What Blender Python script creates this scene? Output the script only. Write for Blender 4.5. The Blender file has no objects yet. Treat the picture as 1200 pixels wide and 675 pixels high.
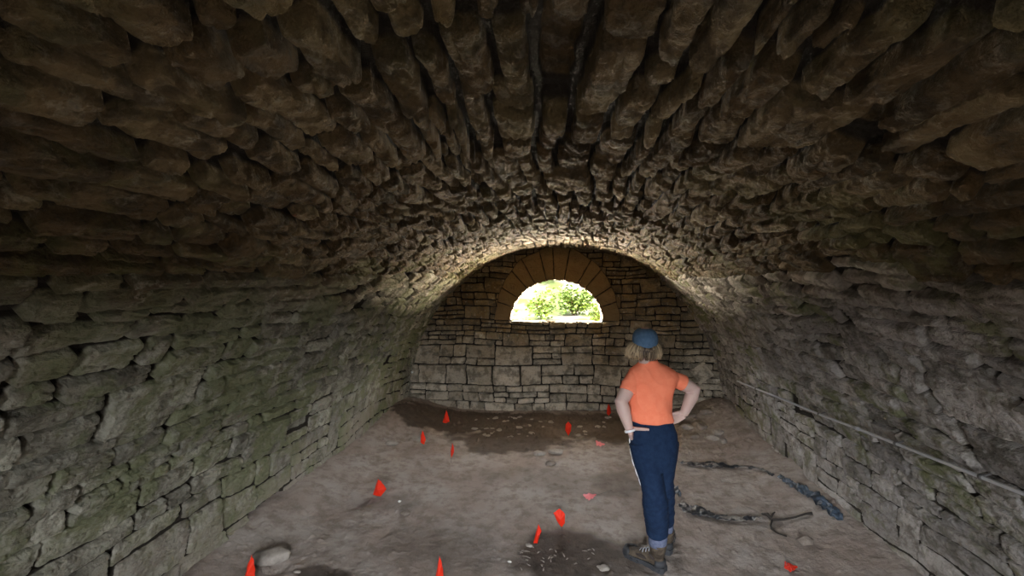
import bpy, math, random
import numpy as np
from mathutils import Vector, Matrix, Euler

S = bpy.context.scene
COL = S.collection
PI = math.pi

# ------------------------------------------------------------------ camera, sky, sun, exposure
CAM_H = 2.0
FPX = 533.3                       # 16 mm lens on a 36 mm sensor, frame 1200 px wide
YAW = math.atan(57 / FPX)
PITCH = math.atan(11.5 / FPX)
cam_d = bpy.data.cameras.new('camera'); cam_d.lens = 16; cam_d.sensor_width = 36; cam_d.clip_start = 0.02
cam = bpy.data.objects.new('camera', cam_d); COL.objects.link(cam)
cam.location = (0, 0, CAM_H); cam.rotation_euler = (PI / 2 - PITCH, 0, YAW)
S.camera = cam

S.view_settings.view_transform = 'Standard'; S.view_settings.look = 'None'
S.view_settings.gamma = 1; S.view_settings.use_curve_mapping = False
S.view_settings.exposure = 0.0

YB = 6.83                         # back wall
YF = -1.0                         # wall with the entrance, behind the camera
RV, ZV = 2.33, 0.13               # vault radius and height of its centre
def CX(y): return -0.10 * (1 - np.clip(np.asarray(y, float) / 6.8, 0, 1))      # the axis swings slightly
WX, WZ, WA, WB = -0.065, 1.345, 0.69, 0.63   # the half-round window: centre, sill, half width, height
DOOR_W, DOOR_H = 1.7, 1.97        # entrance opening

world = bpy.data.worlds.new('sky'); S.world = world; world.use_nodes = True
bg = world.node_tree.nodes['Background']
bg.inputs['Strength'].default_value = 13.0
_g = world.node_tree.nodes.new('ShaderNodeTexCoord'); _s = world.node_tree.nodes.new('ShaderNodeSeparateXYZ'); _m = world.node_tree.nodes.new('ShaderNodeMapRange')
_c = world.node_tree.nodes.new('ShaderNodeMix'); _c.data_type = 'RGBA'      # bright overcast sky over a dim wooded horizon
_c.inputs[6].default_value = (0.035, 0.035, 0.03, 1); _c.inputs[7].default_value = (0.90, 0.95, 1.0, 1)
_m.interpolation_type = 'SMOOTHSTEP'; _m.inputs[1].default_value = 0.02; _m.inputs[2].default_value = 0.30
world.node_tree.links.new(_g.outputs['Generated'], _s.inputs[0]); world.node_tree.links.new(_s.outputs[2], _m.inputs[0])
world.node_tree.links.new(_m.outputs[0], _c.inputs[0]); world.node_tree.links.new(_c.outputs[2], bg.inputs['Color'])

sun_d = bpy.data.lights.new('sun', 'SUN'); sun_d.energy = 32; sun_d.angle = math.radians(0.6); sun_d.color = (1, 0.95, 0.86)
sun = bpy.data.objects.new('sun', sun_d); COL.objects.link(sun)
sun.rotation_euler = Vector((0.35, 0.30, -0.9)).to_track_quat('-Z', 'Y').to_euler()

def portal(name, loc, direction, sx, sy):
    d = bpy.data.lights.new(name, 'AREA'); d.shape = 'RECTANGLE'; d.size = sx; d.size_y = sy
    d.cycles.is_portal = True
    o = bpy.data.objects.new(name, d); COL.objects.link(o); o.location = loc
    o.rotation_euler = Vector(direction).to_track_quat('-Z', 'Z').to_euler()
    return o
portal('entrance_portal', (0, YF - 0.2, DOOR_H / 2), (0, 1, 0), DOOR_W, DOOR_H)
portal('window_portal', (WX, YB + 0.5, WZ + WB / 2), (0, -1, 0), WA * 2.2, WB * 1.2)

# daylight of the open sky in front of the entrance, behind and above the photographer
ld = bpy.data.lights.new('entrance_daylight', 'AREA'); ld.shape = 'RECTANGLE'; ld.size = 9.0; ld.size_y = 1.7
ld.energy = 3000; ld.color = (0.90, 0.95, 1.0)
lo = bpy.data.objects.new('entrance_daylight', ld); COL.objects.link(lo)
lo.location = (0, YF - 6.0, 2.85); lo.rotation_euler = Vector((0, 1, -0.15)).to_track_quat('-Z', 'Z').to_euler()

# added area light below the sill, standing in for sunlit ground bounce
wd = bpy.data.lights.new('window_bounce_fill', 'AREA'); wd.shape = 'RECTANGLE'; wd.size = 6.0; wd.size_y = 1.2
wd.energy = 12500; wd.color = (1.0, 0.87, 0.66)
wo = bpy.data.objects.new('window_bounce_fill', wd); COL.objects.link(wo)
wo.location = (WX, YB + 1.97, WZ - 0.71); wo.rotation_euler = Vector((0, -0.8, 0.6)).to_track_quat('-Z', 'Z').to_euler()

# added area light above the yard, boosting skylight low on the side walls
kd = bpy.data.lights.new('window_sky_fill', 'AREA'); kd.shape = 'RECTANGLE'; kd.size = 9.0; kd.size_y = 2.0
kd.energy = 4300; kd.color = (0.90, 0.95, 1.0)
ko = bpy.data.objects.new('window_sky_fill', kd); COL.objects.link(ko)
ko.location = (WX, YB + 3.2, 3.7); ko.rotation_euler = Vector((0, -0.8, -0.6)).to_track_quat('-Z', 'Z').to_euler()

# ------------------------------------------------------------------ helpers
_rot = Euler((PI / 2 - PITCH, 0, YAW)).to_matrix()
def ray(px, py):
    return (_rot @ Vector(((px - 600) / FPX, -(py - 337.5) / FPX, -1)))
def W(px, py, y):                 # the point seen at (px,py) that lies at distance y down the room
    d = ray(px, py); t = y / d.y
    return Vector((0, 0, CAM_H)) + d * t

def hsh(n):
    n = (n ^ (n >> 13)) * np.int64(1274126177) & np.int64(0x7fffffff)
    n = (n ^ (n >> 16)) * np.int64(668265263) & np.int64(0x7fffffff)
    return (n ^ (n >> 15))
def noise3(x, y, z, seed=0):      # gradient noise, about -1..1
    x = np.asarray(x, float); y = np.asarray(y, float); z = np.asarray(z, float)
    x, y, z = np.broadcast_arrays(x, y, z)
    xi = np.floor(x).astype(np.int64); yi = np.floor(y).astype(np.int64); zi = np.floor(z).astype(np.int64)
    fx, fy, fz = x - xi, y - yi, z - zi
    u = fx * fx * fx * (fx * (fx * 6 - 15) + 10); v = fy * fy * fy * (fy * (fy * 6 - 15) + 10); w = fz * fz * fz * (fz * (fz * 6 - 15) + 10)
    def g(i, j, k):
        h = hsh((xi + i) * np.int64(374761393) + (yi + j) * np.int64(668265263) + (zi + k) * np.int64(1440662683) + np.int64(seed * 7919 + 13))
        a = (h & 1023) * (2 * PI / 1024); c = ((h >> 10) & 1023) * (2 / 1023) - 1
        s = np.sqrt(1 - c * c)
        return s * np.cos(a) * (fx - i) + s * np.sin(a) * (fy - j) + c * (fz - k)
    def L(a, b, t): return a + (b - a) * t
    r = L(L(L(g(0,0,0), g(1,0,0), u), L(g(0,1,0), g(1,1,0), u), v), L(L(g(0,0,1), g(1,0,1), u), L(g(0,1,1), g(1,1,1), u), v), w)
    return r * 1.5
def fbm(x, y, z, octs=3, seed=0, gain=0.5):
    r = 0; a = 1.0; f = 1.0
    for k in range(octs):
        r = r + a * noise3(x * f, y * f, z * f, seed + k); a *= gain; f *= 2.03
    return r
def sstep(a, b, x):
    t = np.clip((x - a) / (b - a), 0, 1); return t * t * (3 - 2 * t)

def np_mesh(name, verts, quads, smooth=True, attrs=None):
    me = bpy.data.meshes.new(name)
    verts = np.ascontiguousarray(verts, np.float32); quads = np.ascontiguousarray(quads, np.int32)
    me.vertices.add(len(verts)); me.vertices.foreach_set('co', verts.ravel())
    n = quads.shape[1]
    me.loops.add(len(quads) * n); me.loops.foreach_set('vertex_index', quads.ravel())
    me.polygons.add(len(quads)); me.polygons.foreach_set('loop_start', np.arange(0, len(quads) * n, n, dtype=np.int32))
    me.update(calc_edges=True)
    me.polygons.foreach_set('use_smooth', np.full(len(quads), smooth))
    for k, a in (attrs or {}).items():
        at = me.attributes.new(k, 'FLOAT', 'POINT'); at.data.foreach_set('value', np.ascontiguousarray(a, np.float32))
    me.validate()
    return me
def sub_mesh(name, verts, quads, attrs):    # keep only the used vertices
    used = np.unique(quads); remap = np.zeros(len(verts), np.int64); remap[used] = np.arange(len(used))
    return np_mesh(name, verts[used], remap[quads], True, {k: a[used] for k, a in attrs.items()})
def link(name, me, mat=None, parent=None):
    o = bpy.data.objects.new(name, me); COL.objects.link(o)
    if mat is not None:
        if len(me.materials) == 0: me.materials.append(mat)
    if parent is not None: o.parent = parent
    return o
def struct(o): o['kind'] = 'structure'; return o
def tag(o, label, cat, group=None):
    o['label'] = label; o['category'] = cat
    if group: o['group'] = group
    return o
def empty(name, loc, label, cat, group=None, rz=0):
    o = bpy.data.objects.new(name, None); COL.objects.link(o); o.location = loc; o.rotation_euler = (0, 0, rz); o.empty_display_size = 0.1
    return tag(o, label, cat, group)

class MB:
    def __init__(s): s.v = []; s.f = []
    def add(s, vs, fs):
        b = len(s.v); s.v += [tuple(p) for p in vs]; s.f += [tuple(i + b for i in f) for f in fs]
    def tube(s, pts, rad, n=12, caps=True, up=None, twist=0.0, power=2.0):
        pts = [Vector(p) for p in pts]; m = len(pts)
        rings = []; prev = None
        for i, p in enumerate(pts):
            t = (pts[min(i + 1, m - 1)] - pts[max(i - 1, 0)]).normalized()
            if prev is None:
                ref = Vector(up) if up is not None else (Vector((0, 0, 1)) if abs(t.z) < 0.9 else Vector((1, 0, 0)))
                a = (ref - t * ref.dot(t)).normalized()
            else:
                a = (prev - t * prev.dot(t)).normalized()
            prev = a; b = t.cross(a)
            r = rad[i]; ra, rb = (r, r) if not isinstance(r, (tuple, list)) else r
            ring = []
            for k in range(n):
                q = 2 * PI * k / n; c, sn = math.cos(q), math.sin(q)
                c = math.copysign(abs(c) ** (2 / power), c); sn = math.copysign(abs(sn) ** (2 / power), sn)
                ring.append(p + a * (ra * c) + b * (rb * sn))
            rings.append(ring)
        s.rings(rings, caps)
    def rings(s, rings, caps=True):
        n = len(rings[0]); b = len(s.v)
        for r in rings: s.v += [tuple(p) for p in r]
        for i in range(len(rings) - 1):
            for k in range(n):
                k2 = (k + 1) % n
                s.f.append((b + i * n + k, b + i * n + k2, b + (i + 1) * n + k2, b + (i + 1) * n + k))
        if caps:
            for i, fl in ((0, True), (len(rings) - 1, False)):
                c = Vector((0, 0, 0))
                for p in rings[i]: c += Vector(p)
                c /= n; s.v.append(tuple(c)); ci = len(s.v) - 1
                for k in range(n):
                    k2 = (k + 1) % n
                    s.f.append((ci, b + i * n + k2, b + i * n + k) if fl else (ci, b + i * n + k, b + i * n + k2))
    def ell(s, c, r, n=16, m=10, rot=None):
        c = Vector(c); rg = []
        for i in range(1, m):
            t = PI * i / m
            ring = []
            for k in range(n):
                q = 2 * PI * k / n
                p = Vector((r[0] * math.sin(t) * math.cos(q), r[1] * math.sin(t) * math.sin(q), -r[2] * math.cos(t)))
                if rot is not None: p = rot @ p
                ring.append(c + p)
            rg.append(ring)
        s.rings(rg, True)
    def mesh(s, name, smooth=True):
        me = bpy.data.meshes.new(name); me.from_pydata(s.v, [], s.f); me.update()
        if smooth: me.polygons.foreach_set('use_smooth', np.full(len(me.polygons), True))
        return me
    def build(s, name, mat, parent=None, smooth=True): return link(name, s.mesh(name, smooth), mat, parent)
    def fuse(s, name, mat, parent=None, voxel=0.006, smooth=4, wrinkle=None):
        o = link(name, s.mesh(name), mat, None)
        r = o.modifiers.new('r', 'REMESH'); r.mode = 'VOXEL'; r.voxel_size = voxel; r.use_smooth_shade = True
        q = o.modifiers.new('s', 'SMOOTH'); q.iterations = smooth; q.factor = 0.5
        dg = bpy.context.evaluated_depsgraph_get(); dg.update()
        me = bpy.data.meshes.new_from_object(o.evaluated_get(dg)); me.name = name
        o.modifiers.clear(); old = o.data; o.data = me; bpy.data.meshes.remove(old)
        if not me.materials: me.materials.append(mat)
        if wrinkle is not None:
            n = len(me.vertices); co = np.empty(n * 3, np.float32); me.vertices.foreach_get('co', co); co = co.reshape(-1, 3)
            nn = np.empty(n * 3, np.float32); me.vertices.foreach_get('normal', nn); nn = nn.reshape(-1, 3)
            co = co + nn * wrinkle(co)[:, None].astype(np.float32)
            me.vertices.foreach_set('co', co.ravel()); me.update()
        me.polygons.foreach_set('use_smooth', np.full(len(me.polygons), True))
        if parent is not None: o.parent = parent
        return o

# ------------------------------------------------------------------ materials
def mat(name, col=(0.5, 0.5, 0.5), rough=0.8, spec=0.3, metal=0.0):
    m = bpy.data.materials.new(name); m.use_nodes = True
    b = m.node_tree.nodes['Principled BSDF']
    b.inputs['Base Color'].default_value = (*col, 1); b.inputs['Roughness'].default_value = rough
    b.inputs['Specular IOR Level'].default_value = spec; b.inputs['Metallic'].default_value = metal
    return m, m.node_tree, b
class NT:
    def __init__(s, nt): s.nt = nt; s.n = nt.nodes; s.l = nt.links
    def node(s, t, **k):
        x = s.n.new(t)
        for a, b in k.items(): setattr(x, a, b)
        return x
    def put(s, sock, v):
        if isinstance(v, bpy.types.NodeSocket): s.l.new(v, sock)
        elif isinstance(v, tuple) and len(v) == 3 and sock.type == 'RGBA': sock.default_value = (*v, 1)
        else: sock.default_value = v
    def noise(s, vec, scale, detail=4, rough=0.55, dist=0.0):
        x = s.node('ShaderNodeTexNoise'); s.put(x.inputs['Vector'], vec); x.inputs['Scale'].default_value = scale
        x.inputs['Detail'].default_value = detail; x.inputs['Roughness'].default_value = rough; x.inputs['Distortion'].default_value = dist
        return x.outputs['Fac']
    def math(s, op, a, b=0.0, clamp=False):
        x = s.node('ShaderNodeMath', operation=op, use_clamp=clamp); s.put(x.inputs[0], a); s.put(x.inputs[1], b); return x.outputs[0]
    def ramp(s, v, a, b, lo=0.0, hi=1.0):
        x = s.node('ShaderNodeMapRange', interpolation_type='SMOOTHSTEP'); s.put(x.inputs[0], v)
        x.inputs[1].default_value = a; x.inputs[2].default_value = b; x.inputs[3].default_value = lo; x.inputs[4].default_value = hi
        return x.outputs[0]
    def mix(s, f, a, b, mode='MIX'):
        x = s.node('ShaderNodeMix', data_type='RGBA', blend_type=mode); s.put(x.inputs[0], f); s.put(x.inputs[6], a); s.put(x.inputs[7], b)
        return x.outputs[2]
    def bump(s, h, dist, strength=1.0, nrm=None):
        x = s.node('ShaderNodeBump'); s.put(x.inputs['Height'], h); x.inputs['Distance'].default_value = dist; x.inputs['Strength'].default_value = strength
        if nrm is not None: s.l.new(nrm, x.inputs['Normal'])
        return x.outputs[0]
    def pos(s): return s.node('ShaderNodeNewGeometry').outputs['Position']
    def obj(s): return s.node('ShaderNodeTexCoord').outputs['Object']
    def sep(s, v):
        x = s.node('ShaderNodeSeparateXYZ'); s.put(x.inputs[0], v); return x.outputs
    def attr(s, name): return s.node('ShaderNodeAttribute', attribute_name=name).outputs['Fac']
    def scalev(s, v, sc):
        x = s.node('ShaderNodeVectorMath', operation='MULTIPLY'); s.put(x.inputs[0], v); x.inputs[1].default_value = sc; return x.outputs[0]

def stone_mat(name, tones, low_tones=None, pale=0.55, moss=0.0, moss_col=((0.125, 0.14, 0.065), (0.22, 0.225, 0.125)), moss_z=(0.2, 1.9), low_z=(0.7, 1.7), dust=0.0, bed=(1, 0.5, 1), ochre=False, joints=True, dark=(0.11, 0.095, 0.07)):
    m, nt, b = mat(name, rough=0.92, spec=0.18); N = NT(nt)
    p = N.pos(); t = N.attr('tint'); z = N.sep(p)[2]
    n1 = N.noise(p, 2.2, 5); n2 = N.noise(p, 9, 6, 0.62); n3 = N.noise(p, 38, 6, 0.65); n4 = N.noise(N.scalev(p, bed), 60, 5, 0.7)
    def tone(T):
        c = N.mix(N.ramp(t, 0.15, 0.85), T[0], T[1])
        c = N.mix(N.ramp(n1, 0.45, 0.68), c, T[2])
        return c
    c = tone(tones)
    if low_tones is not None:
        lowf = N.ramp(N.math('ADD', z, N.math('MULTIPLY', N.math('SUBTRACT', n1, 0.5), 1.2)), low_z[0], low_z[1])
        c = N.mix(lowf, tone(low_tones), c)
    c = N.mix(N.ramp(n2, 0.44, 0.62, 0, 0.72), c, dark)
    c = N.mix(N.ramp(N.noise(p, 17, 6, 0.7), 0.54, 0.68, 0, pale), c, (0.50, 0.46, 0.39))
    c = N.mix(N.ramp(n3, 0.52, 0.70, 0, 0.45), c, (0.075, 0.065, 0.05))
    br = N.math('ADD', 0.72, N.math('MULTIPLY', t, 0.5))
    cc = N.node('ShaderNodeVectorMath', operation='SCALE'); N.l.new(c, cc.inputs[0]); N.l.new(br, cc.inputs['Scale']); c = cc.outputs[0]
    if ochre: c = N.mix(N.attr('ring'), c, N.mix(n2, (0.18, 0.118, 0.056), (0.25, 0.175, 0.09)))
    if moss > 0:
        k = N.math('ADD', N.noise(p, 1.3, 3), N.math('MULTIPLY', N.math('SUBTRACT', N.noise(p, 7, 5, 0.65), 0.5), 0.75))
        k = N.math('ADD', k, N.math('MULTIPLY', N.math('SUBTRACT', t, 0.5), 0.16))
        k = N.ramp(k, 0.62 - 0.22 * moss, 0.80 - 0.2 * moss)
        zz = N.math('MULTIPLY', N.ramp(z, moss_z[0] - 0.3, moss_z[0] + 0.1), N.ramp(z, moss_z[1] + 0.5, moss_z[1] - 0.3))
        k = N.math('MULTIPLY', k, zz)
        mc = N.mix(n3, moss_col[0], moss_col[1])
        c = N.mix(N.math('MULTIPLY', k, 0.85), c, mc)
    if dust > 0:
        d = N.math('MULTIPLY', N.ramp(z, 0.75, 0.05), N.ramp(N.noise(p, 1.7, 4), 0.40, 0.62, 0, dust))
        c = N.mix(d, c, (0.33, 0.28, 0.24))
    if joints: c = N.mix(N.ramp(N.attr('bed'), 0.22, 0.50), (0.032, 0.026, 0.020), c)      # shade of the deep gaps between dry-laid stones, painted near-black
    N.l.new(c, b.inputs['Base Color'])
    h = N.math('ADD', N.math('MULTIPLY', n3, 0.8), N.math('MULTIPLY', n4, 0.55))
    h = N.math('ADD', h, N.math('MULTIPLY', n2, 1.1))
    N.l.new(N.bump(h, 0.030, 1.0), b.inputs['Normal'])
    return m

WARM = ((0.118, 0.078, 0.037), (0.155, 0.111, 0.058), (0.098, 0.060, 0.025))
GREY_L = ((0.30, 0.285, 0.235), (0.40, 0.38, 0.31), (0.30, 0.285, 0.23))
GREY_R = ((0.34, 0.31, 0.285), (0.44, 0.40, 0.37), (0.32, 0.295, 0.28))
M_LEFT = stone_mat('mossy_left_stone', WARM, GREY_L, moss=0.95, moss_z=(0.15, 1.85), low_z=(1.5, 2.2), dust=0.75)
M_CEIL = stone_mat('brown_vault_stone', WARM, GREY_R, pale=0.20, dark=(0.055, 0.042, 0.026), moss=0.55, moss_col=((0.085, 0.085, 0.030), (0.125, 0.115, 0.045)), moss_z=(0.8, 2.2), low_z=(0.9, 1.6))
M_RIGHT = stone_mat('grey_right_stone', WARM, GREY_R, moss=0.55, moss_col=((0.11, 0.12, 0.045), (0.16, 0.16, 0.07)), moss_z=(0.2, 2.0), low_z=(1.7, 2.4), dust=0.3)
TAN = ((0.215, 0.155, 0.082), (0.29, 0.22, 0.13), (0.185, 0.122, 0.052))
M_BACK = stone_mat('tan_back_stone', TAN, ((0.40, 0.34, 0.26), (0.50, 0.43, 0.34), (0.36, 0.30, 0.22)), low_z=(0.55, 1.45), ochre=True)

# ------------------------------------------------------------------ stone layout shared by the vault and the end wall
class Layout:
    """stones as rectangles in (s,v); a raster tells which stone a point belongs to"""
    def __init__(L, s0, s1, v0, v1, cell=0.004):
        L.s0, L.v0, L.cell = s0, v0, cell
        L.id = np.zeros((int((s1 - s0) / cell) + 2, int((v1 - v0) / cell) + 2), np.int32)
        L.rects = []
    def add(L, a, b, c, d):
        i0, i1 = int((a - L.s0) / L.cell), int((b - L.s0) / L.cell) + 1
        j0, j1 = int((c - L.v0) / L.cell), int((d - L.v0) / L.cell) + 1
        L.id[max(i0, 0):max(i1, 0), max(j0, 0):max(j1, 0)] = len(L.rects); L.rects.append((a, b, c, d))
    def fill(L, rng, s0, s1, v0, v1, thick, length, p_big=0.14, p_three=0.10, big_low=False):
        s = s0
        while s < s1:
            T = thick(s) * rng.uniform(1.7, 2.3)
            v = v0 - rng.uniform(0, 0.4)
            while v < v1:
                lm = length(s, v); pb = p_big * (0.25 if T < 0.235 and big_low else 1)
                run = lm * rng.uniform(0.9, 2.4); q = rng.random()
                if q < pb:
                    run = lm * rng.uniform(0.8, 1.6); L.add(s, s + T, v, v + run)
                else:
                    cuts = [0, rng.uniform(0.36, 0.64), 1] if q > pb + p_three else [0, rng.uniform(.27, .38), rng.uniform(.6, .72), 1]
                    for a, b in zip(cuts, cuts[1:]):
                        x = v
                        while x < v + run - 1e-6:
                            l = lm * rng.uniform(0.45, 1.5)
                            if v + run - (x + l) < lm * 0.35: l = v + run - x
                            L.add(s + a * T, s + b * T, x, x + l); x += l
                v += run
            s += T
    def sample(L, s, v, rng, warp, joint, edge, off_sd, hole_p, seed, gap=1.0, vgap=1.0):
        """height above the mean face (towards the room), tint and stone number"""
        w1, w2, w3 = warp
        zz = np.zeros_like(s)
        ws = s + w1 * noise3(s * 1.1, v * 0.8, zz, seed) + w2 * noise3(s * 4, v * 3, zz, seed + 1) + w3 * noise3(s * 13, v * 11, zz, seed + 2) + 0.35 * w3 * noise3(s * 34, v * 30, zz, seed + 7)
        wv = v + w1 * noise3(s * 1.1, v * 0.8, zz + 9, seed + 3) + w2 * noise3(s * 5, v * 5, zz + 9, seed + 4) + w3 * noise3(s * 13, v * 11, zz + 9, seed + 5) + 0.35 * w3 * noise3(s * 34, v * 30, zz + 9, seed + 8)
        i = np.clip(((ws - L.s0) / L.cell).astype(int), 0, L.id.shape[0] - 1); j = np.clip(((wv - L.v0) / L.cell).astype(int), 0, L.id.shape[1] - 1)
        k = L.id[i, j]
        R = np.array(L.rects); n = len(R)
        cs, cv = (R[:, 0] + R[:, 1]) / 2, (R[:, 2] + R[:, 3]) / 2; hs, hv = (R[:, 1] - R[:, 0]) / 2, (R[:, 3] - R[:, 2]) / 2
        ang = rng.normal(0, 0.045, n); sh = rng.normal(0, 0.09, n)
        inset = rng.uniform(0.0045, 0.0115, n); rad = np.minimum(rng.uniform(0.006, 0.024, n), 0.6 * np.minimum(hs, hv))
        off = rng.normal(0, off_sd, n); hole = rng.random(n) < hole_p; off[hole] -= rng.uniform(0.06, 0.13, hole.sum())
        ts, tv = rng.normal(0, 0.11, n), rng.normal(0, 0.045, n); dome = rng.uniform(0.0, 0.012, n)
        tint = np.clip(rng.normal(0.5, 0.24, n), 0, 1)
        ps = ws - cs[k]; pv = wv - cv[k]
        a = ang[k]; qs = ps * np.cos(a) - pv * np.sin(a) * 0.5 + 0; qv = pv + sh[k] * ps
        HS = hs[k] - inset[k] * gap; HV = hv[k] - inset[k] * gap * vgap; r = rad[k]
        ax = np.abs(qs) - (HS - r); ay = np.abs(qv) - (HV - r)
        d = -(np.sqrt(np.maximum(ax, 0) ** 2 + np.maximum(ay, 0) ** 2) + np.minimum(np.maximum(ax, ay), 0) - r)
        t = np.clip(d / edge, 0, 1); prof = 1 - (1 - t) ** 3.4
        top = off[k] + ts[k] * ps + tv[k] * pv + dome[k] * (1 - (qs / np.maximum(HS, .01)) ** 2) * 1.0
        return k, tint[k], prof, top, joint, rng.uniform(0, 50, n)[k]

# ------------------------------------------------------------------ vault: left wall, ceiling, right wall
rng = np.random.default_rng(11)
S0, S1 = -0.36, PI * RV + 0.36
def vthick(s):
    a = min(max(s / RV, 0), PI)
    crown = math.sin(a) ** 1.3
    return 0.165 * (1 - crown) + 0.088 * crown
def vlen(s, v):
    a = min(max(s / RV, 0), PI)
    base = 0.42 - 0.17 * math.sin(a) ** 2
    return base * (1 - 0.60 * min(max((v - 2.2) / 4.0, 0), 1))
LV = Layout(S0 - 0.4, S1 + 0.4, -1.6, 7.4)
LV.fill(rng, S0 - 0.3, S1 + 0.3, -1.5, 7.3, vthick, vlen, big_low=True)
ns = 2050
sv = np.linspace(S0, S1, ns)
vv = list(np.arange(YF - 0.15, 0.25, 0.03)); v = 0.25
while v < YB + 0.15: vv.append(v); v += 0.0032 + 0.0010 * v
vv = np.array(vv); nv = len(vv)
s_, v_ = np.meshgrid(sv, vv, indexing='ij'); s_ = s_.ravel(); v_ = v_.ravel()
th = np.clip(s_ / RV, 0, PI)
below = np.where(s_ < 0, s_, np.where(s_ > PI * RV, PI * RV - s_, 0))
bx, bz = CX(v_) + RV * np.cos(th), ZV + RV * np.sin(th) + below
nx, nz = -np.cos(th), -np.sin(th)
k, tint, prof, top, _, so = LV.sample(s_, v_, rng, (0.075, 0.020, 0.008), 0, 0.008, 0.009, 0.014, 1, 1.25 - 0.40 * sstep(0.9, 0.3, bz), 1.0 + 0.8 * sstep(0.9, 2.0, bz))
low = sstep(1.1, 0.3, bz)
jd = -(0.065 + 0.02 * noise3(bx * 5, v_ * 5, bz * 5, 30)) * (1 - 0.6 * low)
# cleft, layered faces: broken steps along the bed and fine grain
q = fbm(s_ * 6.5 + so, v_ * 2.4, so, 3, 40)
stp = q * 2.6; fl = np.floor(stp); steps = (fl + sstep(0.70, 0.98, stp - fl)) / 2.6
rid = 1 - np.abs(noise3(s_ * 21 + so * 3, v_ * 8 + so, so, 47))
fine = fbm(s_ * 45, v_ * 32 + so, so, 3, 52, 0.55)
rough = (0.012 + 0.004 * low) * steps + 0.003 * q - 0.008 * (rid > 0.0) * sstep(0.80, 1.0, rid) + 0.0038 * fine
rough = rough * (1 - 0.3 * low) * (1 - 0.4 * sstep(3.5, 5.5, v_))
big = 0.035 * noise3(bx * 0.9, v_ * 0.7, bz * 0.9, 60)
top = top * (1 - 0.35 * low) * (1 - 0.45 * sstep(3.5, 5.5, v_))
h = jd + (top + rough - jd) * prof + big
P = np.stack([bx + nx * h, v_, bz + nz * h], 1)
gi = np.arange((ns - 1) * nv).reshape(ns - 1, nv)[:, :-1].ravel()
quads = np.stack([gi, gi + nv, gi + nv + 1, gi + 1], 1)
R = np.array(LV.rects); cs = (R[:, 0] + R[:, 1]) / 2
side = np.where(cs < 0.30 * PI * RV, 0, np.where(cs > 0.70 * PI * RV, 2, 1))[k]
fs = side[quads[:, 0]]
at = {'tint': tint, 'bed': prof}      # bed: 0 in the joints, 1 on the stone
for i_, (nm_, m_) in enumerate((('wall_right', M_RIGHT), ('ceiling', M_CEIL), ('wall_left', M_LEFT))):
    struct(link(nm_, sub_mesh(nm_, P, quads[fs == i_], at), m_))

# ------------------------------------------------------------------ back wall with the half-round window
rng = np.random.default_rng(5)
LB = Layout(-0.5, 3.0, -3.0, 3.0)
LB.fill(rng, -0.45, 2.9, -2.9, 2.9, lambda s: 0.135 if s < 0.7 else 0.095, lambda s, v: 0.36 if s < 0.7 else 0.26, p_big=0.22, p_three=0.12)
xs = np.linspace(-2.62, 2.62, 1200); zs = np.linspace(-0.25, 2.66, 670)
z_, x_ = np.meshgrid(zs, xs, indexing='ij'); z_ = z_.ravel(); x_ = x_.ravel()
k, tint, prof, top, _, so = LB.sample(z_, x_, rng, (0.05, 0.016, 0.006), 0, 0.007, 0.011, 0.012, 81, 0.9)
top = top * 0.6
# voussoirs around the opening
ex, ez = (x_ - WX), (z_ - WZ)
phi = np.arctan2(ez, ex)
ri = np.sqrt((ex / WA) ** 2 + (ez / WB) ** 2)
outer = np.sqrt((ex / (WA + 0.24)) ** 2 + (ez / (WB + 0.50)) ** 2) + 0.025 * noise3(phi * 4, ri * 0, ri * 0, 7)
ring = (outer < 1) & (ez > 0.02)
bnd = np.cumsum(np.array([0, .34, .25, .30, .20, .33, .24, .19, .28, .22, .30, .24, .33])); bnd = bnd / bnd[-1] * PI
ki = np.clip(np.searchsorted(bnd, np.clip(phi, 0.001, PI - 0.001)) - 1, 0, 11)
rr = np.sqrt(ex ** 2 + ez ** 2)
dj = np.minimum(np.abs(phi - bnd[ki]), np.abs(phi - bnd[ki + 1])) * rr + 0.004 * noise3(x_ * 14, z_ * 14, 0 * x_, 8)
de = (1 - outer) * 0.9
vprof = 1 - (1 - np.clip(np.maximum(np.minimum(dj, de) - 0.004, 0) / 0.007, 0, 1)) ** 2.5
vt = np.random.default_rng(3).uniform(0.25, 0.9, 12)[ki]; vo = np.random.default_rng(4).normal(0, 0.006, 12)[ki]
prof = np.where(ring, vprof, prof); tint = np.where(ring, vt, tint); top = np.where(ring, vo, top)
# the tilted square stone right of the person
c = W(822, 437, YB)
r45 = np.maximum(np.abs((x_ - c.x) * .80 + (z_ - c.z) * .60), np.abs(-(x_ - c.x) * .60 + (z_ - c.z) * .80))
tl = r45 < 0.135
prof = np.where(tl, 1 - (1 - np.clip((0.135 - r45) / 0.02, 0, 1)) ** 2.5, prof); top = np.where(tl, 0.025, top); tint = np.where(tl, 0.85, tint)
jd = -(0.065 + 0.02 * noise3(x_ * 6, z_ * 6, 0 * x_, 30))
jd = np.where(ring, -0.045, jd)
q = fbm(x_ * 4 + so, z_ * 9, so, 3, 90); fine = fbm(x_ * 40, z_ * 40, so, 2, 95)
rough = (0.016 * q + 0.003 * fine) * np.where(ring, 0.35, 1)
h = jd + (top + rough - jd) * prof
P = np.stack([x_, YB - h, z_], 1)
nb = len(xs); gi = (np.arange(len(zs) - 1)[:, None] * nb + np.arange(nb - 1)[None, :]).ravel()
quads = np.stack([gi, gi + 1, gi + nb + 1, gi + nb], 1)
rag = 0.030 * noise3(phi * 9, 0 * phi, 0 * phi, 15) + 0.018 * noise3(phi * 26, 0 * phi, 0 * phi, 16)
inside = (ri + rag < 1.0) & (ez > 0.012 * noise3(x_ * 9, 0 * x_, 0 * x_, 17))
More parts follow.
